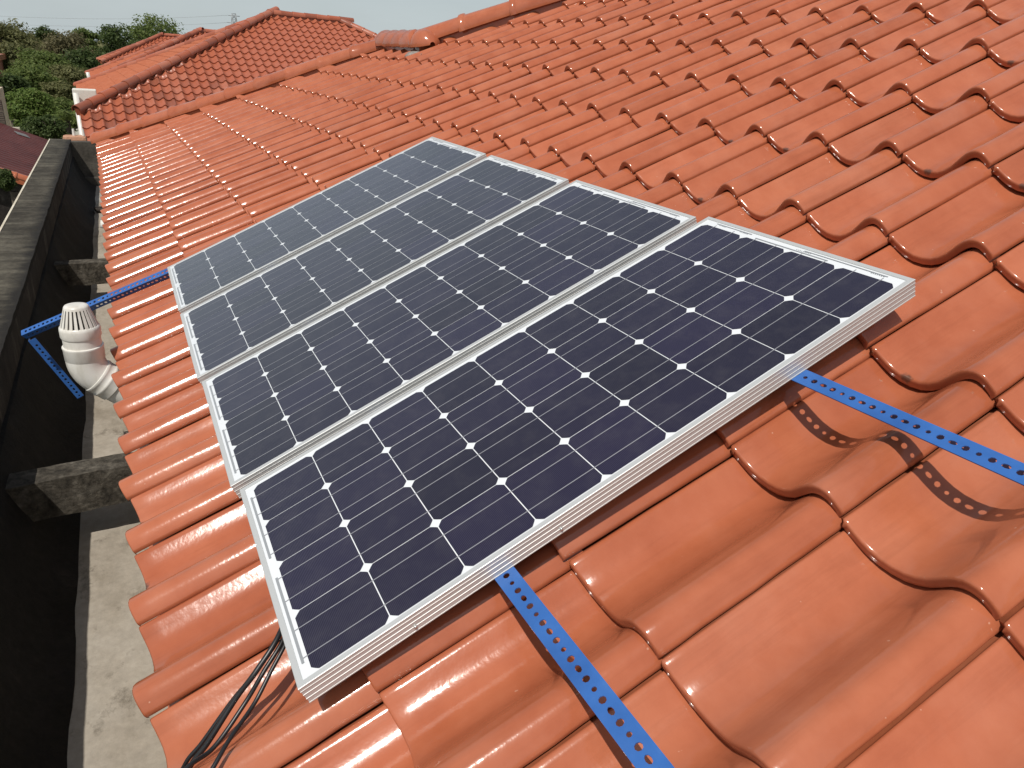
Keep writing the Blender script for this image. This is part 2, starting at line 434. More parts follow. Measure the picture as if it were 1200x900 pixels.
# roof deck (under the tiles), all faces of the roof
D = .085
def Wd(x, y, z): return Vector((x, y, z - D / ca))
YN = -7.0
zr1, zr2 = RID1_V * sa, RID2_V * sa
X1b = 2 * RX1 - EX; X2b = 2 * RX2 - EX
pts = [Wd(EX + .03, YN, EZ + .014), Wd(EX + .03, HIP1_Y - .03, EZ + .014), Wd(RX1, hip1_u(RID1_V), zr1), Wd(RX1, hip2_u(RID1_V), zr1), Wd(RX2, hip2_u(RID2_V), zr2), Wd(RX2, YN, zr2),
       Wd(X1b, HIP1_Y, EZ), Wd(X1b, HIP2_Y - RX1 + RX1 - X1b + 2 * (X1b - RX1), EZ), Wd(X2b, YN, EZ), Wd(X2b, HIP2_Y - EX, EZ)]
dk = mesh('roof_deck', pts, [(0, 1, 2, 3, 4, 5), (1, 6, 2), (2, 6, 7, 3), (3, 7, 9, 4), (4, 9, 8, 5)])
roof_mw = Matrix.Translation((0, 0, -GZ)) @ ROOFM
dk.transform(ROOFM.inverted())
roof = link('roof', dk, house, roof_mw, M_TILE)
bpy.context.view_layer.update()
WY0 = YN; 
box('wall', (EX + .22, YN, 0), (X2b - .3, HIP2_Y - EX - .9, EZ - GZ - .12), M_WALL, house)
box('wall', (EX + .22, HIP2_Y - EX - .9, 0), (X1b - .3, HIP1_Y - .3, EZ - GZ - .12), M_WALL, house)
# soffit board along the eave
box('fascia', (EX + .10, YN, EZ - GZ - .30), (EX + .13, HIP1_Y - .3, EZ - GZ - .085), M_CREAM, house)

places = []
n_lo, n_hi = -5, 9
for n in range(n_lo, n_hi):
    y = n * PV
    for m_ in range(-12, 36):
        u_far = m_ * PU; u_near = u_far - PU
        clips = []
        top = y + PV + .03
        if n <= 1 or (n == 2 and u_near > hip2_u(RID1_V) - .02):
            umax_lo, umax_hi = hip1_u(y), hip1_u(top)
            if u_near > umax_lo: continue
            if u_far > umax_hi:
                k = 1 / ca   # plane: u + v*ca = HIP1_Y + EX  -> local x=-u
                clips.append(((-(HIP1_Y + EX) + 0, 0, 0), (-1, ca, 0)))
            if n == 2: clips.append(((0, RID1_V, 0), (0, 1, 0)))
        else:
            if u_near > hip2_u(y): continue
            if u_far > hip2_u(top): clips.append(((-HIP2_Y, 0, 0), (-1, ca, 0)))
        places.append((-u_far, y, clips))
lay_tiles(roof, places, M_TILE, False, 'roof_tiles')
CAP_A = cap_mesh(.40, .088, .080, .008); CAP_A.materials.append(M_TILE)
CAP_B = cap_mesh(.25, .088, .086, .002, bulge=.030); CAP_B.materials.append(M_TILE)
V = []; F = []; sg = 14
for (y, r) in ((0, .088), (.03, .112), (.09, .118), (.15, .105), (.20, .070), (.225, .02)):
    for k in range(sg + 1):
        q = rad(-105) + rad(210) * k / sg; V.append((r * math.sin(q), y, r * math.cos(q) * .92))
for a in range(5):
    for k in range(sg): F.append((a * (sg + 1) + k, a * (sg + 1) + k + 1, (a + 1) * (sg + 1) + k + 1, (a + 1) * (sg + 1) + k))
CAP_BE = mesh('ridge_end', V, F, True); CAP_BE.materials.append(M_TILE)
CAP_C = cap_mesh(.47, .100, .090, .012); CAP_C.materials.append(M_TILE)
hz = .012
caps_along(roof, (-hip1_u(EAVE_V) + .02, EAVE_V + .02, hz), (-hip1_u(RID1_V), RID1_V, hz), CAP_A, .345)
caps_along(roof, (-hip1_u(RID1_V) - .10, RID1_V + .005, hz + .01), (-hip2_u(RID1_V) - .02, RID1_V + .005, hz + .01), CAP_B, .20)
caps_along(roof, (-hip2_u(RID1_V) - .03, RID1_V + .005, hz + .01), (-hip2_u(RID1_V) + .10, RID1_V + .005, hz + .01), CAP_BE, .30)
caps_along(roof, (-hip2_u(RID1_V) - .06, RID1_V - .03, hz + .022), (-hip2_u(RID2_V), RID2_V, hz + .01), CAP_C, .41)
caps_along(roof, (-hip2_u(RID2_V), RID2_V, hz), (7.0, RID2_V, hz), CAP_C, .41)
# mortar patch where the two ridges meet
MORT = concrete('grey_mortar', [(.3, (.20, .17, .15)), (.7, (.36, .33, .30))], 9, bump=.6)
bm = bmesh.new(); bmesh.ops.create_icosphere(bm, subdivisions=3, radius=1)
for v in bm.verts:
    v.co *= 1 + .25 * noise.noise(v.co * 2.3)
    v.co = Vector((v.co.x * .15, v.co.y * .045, v.co.z * .022))
link('mortar_patch', from_bm('mortar_patch', bm, True), roof, (-4.42, RID1_V - .13, -.002), MORT)

# ================================================================ GUTTER BETWEEN HOUSE AND PARAPET
PXI, PXO, PZT, FZ = -1.895, -2.108, -.90, -1.43
PY1 = 9.62
gf = box('gutter_floor', (PXI - .10, -4, FZ - .15), (EX + .25, PY1, FZ), M_FLOOR); tag(gf, kind='structure')
par = empty('parapet_wall', Matrix.Translation((-.052, 0, GZ)) @ Matrix.Rotation(-.0143, 4, 'Z')); tag(par, 'long mould-blackened concrete parapet wall along the left of the roof gutter', 'wall')
def rough_box(name, lo, hi, nx, ny, nz_, amp, material, parent, mw=None, seed=0):
    bm = bmesh.new(); box_bm(bm, lo, hi)
    es = [e for e in bm.edges]
    def sub(axis, n):
        for k in range(1, n):
            c = lo[axis] + (hi[axis] - lo[axis]) * k / n; co = [0, 0, 0]; co[axis] = c; no = [0, 0, 0]; no[axis] = 1
            bmesh.ops.bisect_plane(bm, geom=bm.verts[:] + bm.edges[:] + bm.faces[:], plane_co=co, plane_no=no)
    sub(0, nx); sub(1, ny); sub(2, nz_)
    for v in bm.verts:
        q = v.co * 3.1 + Vector((seed, 0, 0)); v.co += Vector((noise.noise(q), noise.noise(q + Vector((9, 0, 0))), noise.noise(q + Vector((0, 7, 0))))) * amp
        q = v.co * 17; v.co += Vector((noise.noise(q), noise.noise(q + Vector((9, 0, 0))), noise.noise(q + Vector((0, 7, 0))))) * amp * .5
    return link(name, shade_auto(from_bm(name, bm), 50), parent, mw, material)
box('wall', (PXO, -4, 0), (PXI, PY1 + .14, PZT - GZ - .03), M_PARAPET, par)
rough_box('coping', (PXO - .002, -4, PZT - GZ - .0305), (PXI + .004, PY1 + .142, PZT - GZ), 6, 320, 2, .006, M_PARAPET_TOP, par)
box('painted_edge', (PXO - .016, -4, PZT - GZ - .10), (PXO - .0035, PY1 + .14, PZT - GZ + .004), M_CREAM, par)
sec = [(PXI - .03, -1.08), (PXI + .012, -1.09), (PXI + .045, -1.20), (PXI + .095, -1.32), (PXI + .150, -1.40), (PXI + .205, FZ + .004), (PXI + .208, FZ - .02), (PXI - .03, FZ - .02)]  # added sloping dark strip covering the gutter floor where the parapet's shadow falls
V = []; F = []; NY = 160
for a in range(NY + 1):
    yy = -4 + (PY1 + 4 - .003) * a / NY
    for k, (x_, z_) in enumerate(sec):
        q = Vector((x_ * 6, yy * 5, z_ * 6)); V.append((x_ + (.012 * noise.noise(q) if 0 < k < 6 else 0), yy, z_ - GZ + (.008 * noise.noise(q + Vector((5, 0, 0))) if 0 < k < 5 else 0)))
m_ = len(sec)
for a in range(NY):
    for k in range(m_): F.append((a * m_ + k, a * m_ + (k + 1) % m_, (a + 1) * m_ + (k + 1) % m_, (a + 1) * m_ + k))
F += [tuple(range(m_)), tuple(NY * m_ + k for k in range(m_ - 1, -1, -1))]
fl = mesh('shade_fillet', V, F, True)
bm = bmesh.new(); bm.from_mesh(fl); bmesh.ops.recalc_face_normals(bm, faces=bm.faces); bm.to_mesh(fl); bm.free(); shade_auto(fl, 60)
link('shade_fillet', fl, par, None, concrete('painted_shade_mould', [(.3, (.011, .0095, .0085)), (.58, (.021, .018, .016)), (.80, (.070, .060, .052))], 3, bump=.8, fine=.4))  # mould tone taken near-black, so the parapet's shade is painted into the colour
cw = empty('cross_wall', (PXI + .075, PY1, GZ)); tag(cw, 'grey stained concrete wall closing the far end of the gutter', 'wall')
box('wall', (.0025, .001, 0), (.75, .14, PZT - GZ - .012), M_CROSS, cw)
box('ledge', (.0025, -.10, FZ - GZ), (.62, .0, FZ - GZ + .10), M_CROSS, cw, .006)
dp = lathe('drain_bowl', [(.03, 0), (.055, .01), (.065, .05), (.058, .052), (.045, .02)], 20)
tag(link('drain_bowl', dp, None, (-1.57, 7.75, FZ + .002), M_PARAPET), 'small dark round drain fitting at the far end of the gutter', 'drain')
def beam(Y0, lab):
    o = rough_box('concrete_beam', (PXI - .06, 0, -.153), (EX + .21, .109, 0), 22, 6, 7, .008, M_BEAM, None, (0, Y0, -1.15), Y0)
    tag(o, lab, 'beam', 'concrete beams across the gutter')
beam(1.425, 'nearest rough concrete beam bridging the gutter, its top broad in view')
beam(4.45, 'farther concrete beam bridging the gutter beyond the white vent pipe')
st = lathe('pipe_stub', [(.026, 0), (.026, .10), (.021, .10), (.021, .02)], 20)
tag(link('pipe_stub', st, None, Matrix.Translation((EX - .03, 4.33, -.86)) @ Matrix.Rotation(rad(100), 4, 'Y'), M_PVC), 'short white plastic pipe stub poking out under the eave', 'pipe')
o = COL.objects[-1]

# vent pipe
VX, VY = -1.590, 1.35
vp = empty('vent_pipe', (VX, VY, -.75)); tag(vp, 'white plastic vent pipe with slotted cap rising beside the eave', 'pipe')
def vz(z): return z + .75
cap_top = lathe('cap', [(.001, vz(-.505)), (.022, vz(-.5045)), (.032, vz(-.507)), (.0355, vz(-.512)), (.0365, vz(-.518)), (.030, vz(-.519))], 44)
shade_auto(cap_top, 50); link('cap_top', cap_top, vp, None, M_PVC)
link('cap_core', lathe('cap_core', [(.031, vz(-.515)), (.047, vz(-.576))], 32), vp, None, M_PVC_D)
NSL = 22
for k in range(NSL):
    q = 2 * math.pi * k / NSL; wd = 2 * math.pi / NSL * .60
    V = []
    for (r, z) in ((.0368, -.5165), (.0545, -.5745)):
        for dr in (0, -.005):
            for s in (-1, 1): V.append(((r + dr) * math.cos(q + s * wd / 2), (r + dr) * math.sin(q + s * wd / 2), vz(z)))
    F = [(0, 1, 5, 4), (2, 6, 7, 3), (0, 4, 6, 2), (1, 3, 7, 5), (0, 2, 3, 1), (4, 5, 7, 6)]
    link('cap_slat', mesh('cap_slat', V, F), vp, None, M_PVC)
link('cap_band', shade_auto(lathe('cap_band', [(.046, vz(-.5735)), (.0545, vz(-.5735)), (.0575, vz(-.577)), (.0585, vz(-.584)), (.0585, vz(-.606)), (.0565, vz(-.611)), (.050, vz(-.611))], 48), 40), vp, None, M_PVC)
link('pipe', shade_auto(lathe('pipe', [(.0545, vz(-.609)), (.0545, vz(-.648))], 48), 40), vp, None, M_PVC)
# socket + 45 degree elbow + lower pipe under the eave
soc = shade_auto(lathe('socket', [(.0545, vz(-.640)), (.0590, vz(-.641)), (.0600, vz(-.644)), (.0585, vz(-.648)), (.0580, vz(-.684)), (.0565, vz(-.686))], 48), 40)
link('socket', soc, vp, None, M_PVC)
pts = []; rr = []
R0 = .085; c0 = Vector((R0, 0, vz(-.690)))
for k in range(9):
    q = rad(47) * k / 8; pts.append((c0.x - R0 * math.cos(q), 0, c0.z - R0 * math.sin(q))); rr.append(.0570)
link('elbow', tube('elbow', [(0, 0, vz(-.682))] + pts, [.0570] + rr, 40, False), vp, None, M_PVC)
e0 = Vector(pts[-1]); dd = Vector((math.sin(rad(47)), 0, -math.cos(rad(47))))
def along(prof, name, material=M_PVC):
    me = lathe(name, prof, 44); shade_auto(me, 40)
    return link(name, me, vp, Matrix.Translation(e0) @ dd.to_track_quat('Z', 'Y').to_matrix().to_4x4(), material)
along([(.0560, -.004), (.0595, -.003), (.0605, .002), (.0595, .006), (.0585, .008), (.0585, .022), (.0600, .024), (.0605, .028), (.0595, .032), (.0585, .034), (.0585, .058), (.0560, .060)], 'elbow_socket')
along([(.0535, .05), (.0535, .20)], 'lower_pipe')

# ================================================================ SOLAR PANELS (about 1.17 x 0.52 m, 4 x 9 cells)
KS = .974
CR = Vector((1.1844, -1.1991, .8439))       # where the photographer's lens was, in roof coordinates (used to derive the panel heights)
def panel_frame(u, v, h):
    P = Vector((-u, v, h)); return CR + (P - CR) * KS
PI_, PJ = .12655 * KS, .127 * KS            # cell pitch
EI = Vector((-.9998, .0202, .0000)); EJ = Vector((.0202, .9998, .0036)).normalized()
EI = (EI - EJ * EI.dot(EJ)).normalized(); EN = EJ.cross(EI); EN = EN if EN.z > 0 else -EN
PX_ = -EI                                     # panel local: x = towards viewer, y = up slope, z = out
PMAT = Matrix((PX_, EJ, PX_.cross(EJ))).transposed().to_4x4()
PW0, PW1 = -.0125 * KS, .5235 * KS            # extents across (away from viewer positive)
PL0, PL1 = -.0245 * KS, 1.1705 * KS
FH = .034; LIP = .0095; GL = .0016            # frame height, lip width, glass recess
def rail_mesh(length, name):
    """frame extrusion along +y from mitre to mitre; outside faces -x, top at z=0; grooved outer side"""
    G1 = .0006; e_ = .0007
    sec = [(0, -.0005), (.0008, 0), (LIP, 0), (LIP, -GL - .001), (LIP - .004, -GL - .001), (LIP - .004, -FH), (0, -FH), (0, -FH + .0016), (G1, -FH + .0018),
           (G1, -FH + .0092), (0, -FH + .0095), (0, -FH + .0095 + e_), (G1, -FH + .0098 + e_), (G1, -FH + .0180), (0, -FH + .0183), (0, -FH + .0183 + e_), (G1, -FH + .0186 + e_),
           (G1, -.0085), (0, -.0082), (0, -.0070), (.0004, -.0068), (.0004, -.0025), (0, -.0022)]
    n = len(sec); V = []; F = []
    for e in (0, 1):
        for x, z in sec: V.append((x, x if e == 0 else length - x, z))
    for k in range(n): F.append((k, (k + 1) % n, n + (k + 1) % n, n + k))
    F.append(tuple(range(n))); F.append(tuple(range(2 * n - 1, n - 1, -1)))
    bm = bmesh.new(); me = mesh(name, V, F); bm.from_mesh(me); bmesh.ops.recalc_face_normals(bm, faces=bm.faces); bm.to_mesh(me); bm.free()
    me.materials.append(M_ALU); return me
PWID, PLEN = PW1 - PW0, PL1 - PL0
RL = rail_mesh(PLEN, 'frame_rail_long'); RS = rail_mesh(PWID, 'frame_rail_short')
# monocrystalline wafer: square with clipped round corners
CS = .1252 * KS / 2; RC = CS * 1.305
V = [(0, 0, 0)]
for k in range(4):
    a0 = math.acos(CS / RC)
    for s in range(5):
        q = k * math.pi / 2 + a0 + (math.pi / 2 - 2 * a0) * s / 4
        V.append((RC * math.cos(q), RC * math.sin(q), 0))
nV = len(V) - 1
CELL_ME = mesh('cell', V, [(0, 1 + k, 1 + (k + 1) % nV) for k in range(nV)]); CELL_ME.materials.append(M_CELL)
def strip(name, x0, x1, y0, y1, z, material, parent):
    return link(name, mesh(name, [(x0, y0, z), (x1, y0, z), (x1, y1, z), (x0, y1, z)], [(0, 1, 2, 3)]), parent, None, material)
labels = ['nearest solar panel to the viewer, lit darkest, its grooved frame side showing',
          'second solar panel from the viewer in the row of four',
          'third solar panel from the viewer in the row of four',
          'farthest solar panel, its cells palest from the sky reflection']
pan_org = [(-.4162, -1.3886, .0700), (.1476, -1.3920, .0700), (.7182, -1.3897, .0700), (1.2990, -1.3800, .0700)]
for k in range(4):
    o = panel_frame(*pan_org[k])
    pe = empty('solar_panel', ROOFM @ Matrix.Translation(o) @ PMAT)
    tag(pe, labels[k], 'solar panel', 'row of solar panels on the roof')
    # panel local: x = -(across), y = up
    for nm, me, mwx in (('frame_rail', RL, Matrix.Translation((-PW1, PL0, 0))),
                        ('frame_rail', RL, Matrix.Translation((-PW0, PL1, 0)) @ Matrix.Rotation(math.pi, 4, 'Z')),
                        ('frame_rail', RS, Matrix.Translation((-PW0, PL0, 0)) @ Matrix.Rotation(rad(90), 4, 'Z')),
                        ('frame_rail', RS, Matrix.Translation((-PW1, PL1, 0)) @ Matrix.Rotation(rad(-90), 4, 'Z'))):
        link(nm, me, pe, mwx)
    bs = box('backsheet', (-PW1 + .005, PL0 + .005, -GL - .005), (-PW0 - .005, PL1 - .005, -GL), M_BACK, pe)
    for i in range(4):
        for j in range(9):
            link('cell', CELL_ME, pe, Matrix.Translation((-(i + .5) * PI_, (j + .5) * PJ, -GL + .0004)) @ Matrix.Rotation(0, 4, 'Z'))
        for f in (.27, .73):
            xx = -(i + f) * PI_; strip('busbar', xx - .00085, xx + .00085, -.006, 9 * PJ + .006, -GL + .0007, M_BUS, pe)
    for i in (0, 2):
        strip('ribbon', -(i + 1.77) * PI_, -(i + .20) * PI_, -.0095, -.0055, -GL + .0009, M_RIB, pe)
    strip('ribbon', -3.0 * PI_ + .03, -1.24 * PI_, 9 * PJ + .0035, 9 * PJ + .0060, -GL + .0009, M_RIB, pe)
    strip('ribbon', -3.77 * PI_, -2.9 * PI_, 9 * PJ + .0110, 9 * PJ + .0132, -GL + .0009, M_RIB, pe)
    strip('ribbon', -1.75 * PI_, -.24 * PI_, 9 * PJ + .0110, 9 * PJ + .0132, -GL + .0009, M_RIB, pe)
    # tiny grey print along the top margin
    V = []; F = []; rp = random.Random(k)
    for (c0, n_) in ((.30, 7), (1.62, 9), (3.0, 6), (3.55, 5)):
        for q in range(n_):
            x_ = -(c0 * PI_ + q * .0042); y_ = 9 * PJ + .0085; wv_ = rp.uniform(.0014, .003); i_ = len(V)
            V += [(x_, y_, -GL + .0009), (x_ + wv_, y_, -GL + .0009), (x_ + wv_, y_ + .0016, -GL + .0009), (x_, y_ + .0016, -GL + .0009)]; F.append((i_, i_ + 1, i_ + 2, i_ + 3))
    link('margin_print', mesh('margin_print', V, F), pe, None, M_RIB)
    # two rivets on the near side
    for y in (.12, .55):
        bm = bmesh.new(); bmesh.ops.create_uvsphere(bm, u_segments=8, v_segments=6, radius=.0028)
        link('rivet', from_bm('rivet', bm, True), pe, (-PW0 + .0004, PL0 + y * PLEN * .5 + .1, -.0245), M_SCREW)

# ================================================================ SLOTTED ANGLE RAILS
def slotted_flange(bm, length, width, thick, M, start=.010, pitch=.0175):
    """perforated strip along +y (0..length), x 0..width, real holes, given thickness downwards; M maps to rail space"""
    n = int((length - start) / pitch)
    hole = [(.0053, .0050), (.0040, .0062), (.0053, .0052), (.0037, .0037)]
    def quad(a, b, c, d): bm.faces.new((a, b, c, d))
    def build(z):
        rows = []
        for k in range(n):
            y0 = start + k * pitch; yc = y0 + pitch / 2
            hx, hy = hole[k % 4]; cx_ = width / 2
            O = [(width, yc), (width, y0 + pitch), (cx_, y0 + pitch), (0, y0 + pitch), (0, yc), (0, y0), (cx_, y0), (width, y0)]
            H = []
            for s in range(8):
                q = s * math.pi / 4; H.append((cx_ + hx * math.cos(q), yc + hy * math.sin(q)))
            rows.append(([bm.verts.new(M @ Vector((x, y, z))) for x, y in O], [bm.verts.new(M @ Vector((x, y, z))) for x, y in H]))
        return rows
    T, B = build(0), build(-thick)
    for (o, h), (o2, h2) in zip(T, B):
        for s in range(8):
            t_ = (s + 1) % 8
            quad(o[s], o[t_], h[t_], h[s]); quad(o2[t_], o2[s], h2[s], h2[t_]); quad(h[s], h[t_], h2[t_], h2[s])
    e = [bm.verts.new(M @ Vector((x, y, z))) for z in (0, -thick) for x, y in ((0, 0), (width, 0), (width, start), (0, start))]
    quad(e[0], e[1], e[2], e[3]); quad(e[7], e[6], e[5], e[4]); quad(e[0], e[4], e[5], e[1])
    end = start + n * pitch
    for x in (0, width):
        a = [bm.verts.new(M @ Vector((x, y, z))) for y, z in ((0, 0), (end, 0), (end, -thick), (0, -thick))]; quad(*a)
    a = [bm.verts.new(M @ Vector((x, end, z))) for x, z in ((0, 0), (width, 0), (width, -thick), (0, -thick))]; quad(*a)
    return end
def angle_rail(A, B, label, side=1, width=.033, tall=.030, zdir=None):
    """slotted angle from A to B (world); top flange lies in the plane square to zdir, second flange hangs below its `side` edge"""
    A, B = Vector(A), Vector(B); d = (B - A).normalized(); z = zdir or (ROOFM.to_3x3() @ Vector((0, 0, 1)))
    x = d.cross(z).normalized(); z = x.cross(d).normalized()
    e = empty('slotted_angle', Matrix.Translation(A) @ Matrix((x, d, z)).transposed().to_4x4())
    tag(e, label, 'metal angle', 'blue slotted metal angles')
    L = (B - A).length
    bm = bmesh.new(); slotted_flange(bm, L, width, .0018, Matrix.Translation((-width / 2, 0, 0)))
    bmesh.ops.recalc_face_normals(bm, faces=bm.faces); link('flange', from_bm('flange', bm), e, None, M_BLUE)
    bm = bmesh.new()
    xm = side * width / 2
    M = Matrix.Translation((xm - (.0018 if side > 0 else 0), 0, -.002)) @ Matrix(((0, 0, 1, .0018), (0, 1, 0, 0), (-1, 0, 0, 0), (0, 0, 0, 1)))
    slotted_flange(bm, L, tall, .0018, M)
    bmesh.ops.recalc_face_normals(bm, faces=bm.faces); link('flange', from_bm('flange', bm), e, None, M_BLUE)
    return e
hB = .0925 - FH - .0006
def rail_top(u, v): return W(u, v, hB + .0036 * (v + .8))
angle_rail(rail_top(-1.25, -1.0955), rail_top(1.70, -1.0850), 'blue slotted angle running out below the nearest panel toward the bottom edge', 1)
angle_rail(rail_top(-1.25, -.4935), rail_top(1.70, -.5750), 'blue slotted angle running out below the nearest panel toward the right edge', 1)
E3 = W(1.972, -1.985, hB - .004); nR = ROOFM.to_3x3() @ Vector((0, 0, 1))
r3 = angle_rail(E3, W(1.79, -1.18, hB - .004), 'blue slotted angle reaching from the farthest panel over the gutter to the parapet', 1, width=.025, tall=.024, zdir=nR * .87 - Vector((0, 1, 0)) * .49)
# hanging brace bolted to its outer end
inv = r3.matrix_world if False else None
bpy.context.view_layer.update()
A = Vector((-1.800, 2.045, -.845)); B = Vector((-1.672, 2.045, -1.118)); d = (B - A).normalized(); z = Vector((0, -1, 0)); x = d.cross(z).normalized(); z = x.cross(d)
bm = bmesh.new(); slotted_flange(bm, (B - A).length, .028, .0018, Matrix.Translation((-.014, 0, 0)), .02)
M = Matrix.Translation((.014 - .0018, 0, -.002)) @ Matrix(((0, 0, 1, .0018), (0, 1, 0, 0), (-1, 0, 0, 0), (0, 0, 0, 1)))
slotted_flange(bm, (B - A).length, .03, .0018, M, .02)
bmesh.ops.recalc_face_normals(bm, faces=bm.faces)
br = link('brace', from_bm('brace', bm), None, None, M_BLUE); br.parent = r3
br.matrix_local = r3.matrix_world.inverted() @ (Matrix.Translation(A) @ Matrix((x, d, z)).transposed().to_4x4())

# ================================================================ CABLES
def cable(pts, r, lab):
    # smooth polyline by Catmull-Rom in roof coordinates (u, v, h)
    P = [Vector(p) for p in pts]; out = []
    P = [P[0] * 2 - P[1]] + P + [P[-1] * 2 - P[-2]]
    for i in range(1, len(P) - 2):
        for s in range(10):
            t_ = s / 10; a, b, c, d_ = P[i - 1:i + 3]
            q = .5 * ((2 * b) + (c - a) * t_ + (2 * a - 5 * b + 4 * c - d_) * t_ ** 2 + (3 * b - a - 3 * c + d_) * t_ ** 3)
            out.append(q)
    out.append(P[-2].copy())
    for q in out:
        if q.y > EAVE_V - .01:
            a = (-q.x / PU) % 1.0; hs = 0
            for (a0, h0), (a1, h1) in zip(PROFILE, PROFILE[1:]):
                if a0 <= a <= a1: hs = h0 + (h1 - h0) * (a - a0) / (a1 - a0)
            q.z = max(q.z, hs + r * .9)
    out = [W(*q) for q in out]
    tag(link('cable', tube('cable', out, r, 10), None, None, M_CABLE), lab, 'cable', 'black cables below the nearest panel')
cable([(-.06, -1.33, .030), (-.20, -1.375, .040), (-.286, -1.420, .045), (-.317, -1.474, .036), (-.322, -1.520, .020), (-.335, -1.584, -.004), (-.338, -1.622, -.020), (-.345, -1.672, -.07), (-.35, -1.70, -.3)], .0034, 'leftmost black cable of the bundle leaving the nearest panel')
cable([(-.06, -1.33, .036), (-.205, -1.372, .048), (-.290, -1.416, .053), (-.322, -1.468, .043), (-.330, -1.512, .027), (-.348, -1.574, .002), (-.352, -1.614, -.016), (-.360, -1.672, -.07), (-.37, -1.70, -.3)], .0042, 'second black cable from the left in the bundle leaving the nearest panel')
cable([(-.06, -1.32, .030), (-.210, -1.366, .040), (-.291, -1.412, .044), (-.324, -1.463, .034), (-.340, -1.505, .018), (-.372, -1.562, .012), (-.398, -1.596, .034), (-.430, -1.655, .030), (-.45, -1.72, -.06)], .0034, 'third black cable from the left in the bundle leaving the nearest panel')
cable([(-.06, -1.31, .030), (-.215, -1.362, .040), (-.297, -1.405, .046), (-.334, -1.452, .036), (-.360, -1.490, .026), (-.398, -1.530, .034), (-.428, -1.560, .036), (-.470, -1.62, .030), (-.50, -1.70, -.02)], .0032, 'rightmost thin black cable, set apart from the rest of the bundle')

# ================================================================ NEIGHBOURING HIP-ROOFED HOUSES
def hip_house(P, run, ridge, yaw, label, singles, wall_mat, extra_rows=0, group='terracotta hip-roofed houses behind'):
    """P: lower end of the near left hip; run: plan depth of each slope; ridge along local x"""
    H = empty('hip_roof_house', Matrix.Translation((P[0], P[1], GZ)) @ Matrix.Rotation(rad(yaw), 4, 'Z'))
    tag(H, label, 'house', group)
    T = math.tan(THETA); z0 = P[2] - GZ; Wd_ = 2 * run + ridge; Dp = 2 * run
    ex = extra_rows * PV * ca
    eav = Vector((0, 0, z0))
    pts = [Vector(q) - Vector((0, 0, .09)) for q in ((0, 0, z0), (Wd_, 0, z0), (Wd_, Dp, z0), (0, Dp, z0), (run, run, z0 + run * T), (run + ridge, run, z0 + run * T), (0, -ex, z0 - ex * T), (Wd_, -ex, z0 - ex * T))]
    F = [(6, 7, 1, 5, 4, 0), (1, 2, 5), (2, 3, 4, 5), (3, 0, 4)]
    # front slope frame: x towards -X? keep x to the right (+X local), y up, z out
    FM = Matrix(((1, 0, 0, 0), (0, ca, -sa, 0), (0, sa, ca, z0), (0, 0, 0, 1)))
    me = mesh('roof_deck', pts, F); me.transform(FM.inverted())
    rf = link('roof', me, H, FM, M_TILE_FAR)
    bpy.context.view_layer.update()
    pl = []
    rows = int(run / ca / PV) + 1
    for n in range(-extra_rows, rows):
        y = n * PV
        lo, hi = max(0, y) * ca, Wd_ - max(0, y) * ca
        k = 0
        while k * PU < Wd_ + PU:
            x0, x1 = k * PU, (k + 1) * PU
            k += 1
            if x1 < lo or x0 > hi: continue
            yt = (y + PV + .02) * ca; cl = []
            if x0 < yt and n >= 0: cl.append(((0, 0, 0), (-1, ca, 0)))
            if x1 > Wd_ - yt and n >= 0: cl.append(((Wd_, 0, 0), (1, ca, 0)))
            if y + PV + .02 > run / ca: cl.append(((0, run / ca, 0), (0, 1, 0)))
            pl.append((x0, y, cl))
    lay_tiles(rf, pl, M_TILE_FAR, True, 'roof_tiles', 300 if singles else 0)
    # left end slope, laid with tiles as one mass (seen edge-on)
    LM = FM.inverted() @ Matrix(((0, ca, -sa, 0), (-1, 0, 0, 0), (0, sa, ca, z0), (0, 0, 0, 1)))
    rest = bmesh.new()
    for n in range(rows):
        y = n * PV; lo, hi = y * ca, Dp - y * ca; k = 0
        while k * PU < Dp:
            x0 = k * PU; k += 1
            if x0 + PU < lo or x0 > hi: continue
            bm = tile_bm(0, True); bm.transform(Matrix.Translation((-x0 - PU, y, 0)))
            yt = (y + PV + .02) * ca
            if x0 < yt: clip_bm(bm, (0, 0, 0), (1, ca, 0))
            if x0 + PU > Dp - yt: clip_bm(bm, (-Dp, 0, 0), (-1, ca, 0))
            if y + PV + .02 > run / ca: clip_bm(bm, (0, run / ca, 0), (0, 1, 0))
            if bm.faces:
                m2 = from_bm('tmp', bm); rest.from_mesh(m2); bpy.data.meshes.remove(m2)
            else: bm.free()
    tag(link('side_roof_tiles', shade_auto(from_bm('side_roof_tiles', rest), 50), rf, LM, M_TILE), kind='stuff')
    inv = FM.inverted()
    def L(q): return inv @ Vector(q)
    zc = -.012
    caps_along(rf, L((-.06, -.06, z0 + .0)), L((run, run, z0 + run * T + .028)), CAP_F, .40)
    caps_along(rf, L((Wd_, 0, z0 + zc)), L((run + ridge, run, z0 + run * T + zc)), CAP_F, .40)
    caps_along(rf, L((run - .1, run, z0 + run * T + zc + .012)), L((run + ridge + .1, run, z0 + run * T + zc + .012)), CAP_F, .36)
    caps_along(rf, L((0, Dp, z0 + zc)), L((run, run, z0 + run * T + zc)), CAP_F, .40)
    box('wall', (.45, .45, 0), (Wd_ - .45, Dp - .45, z0 - .06), wall_mat, H)
    return H
CAP_F = cap_mesh(.45, .115, .104, .003, 10); CAP_F.materials.append(M_TILE_FAR)
h2 = hip_house((-1.818, 18.0, -1.150), 5.40, 2.10, 1.0, 'terracotta hip-roofed house next beyond the panels, its scalloped tile face toward the viewer', True, M_WHITEWALL, 6)
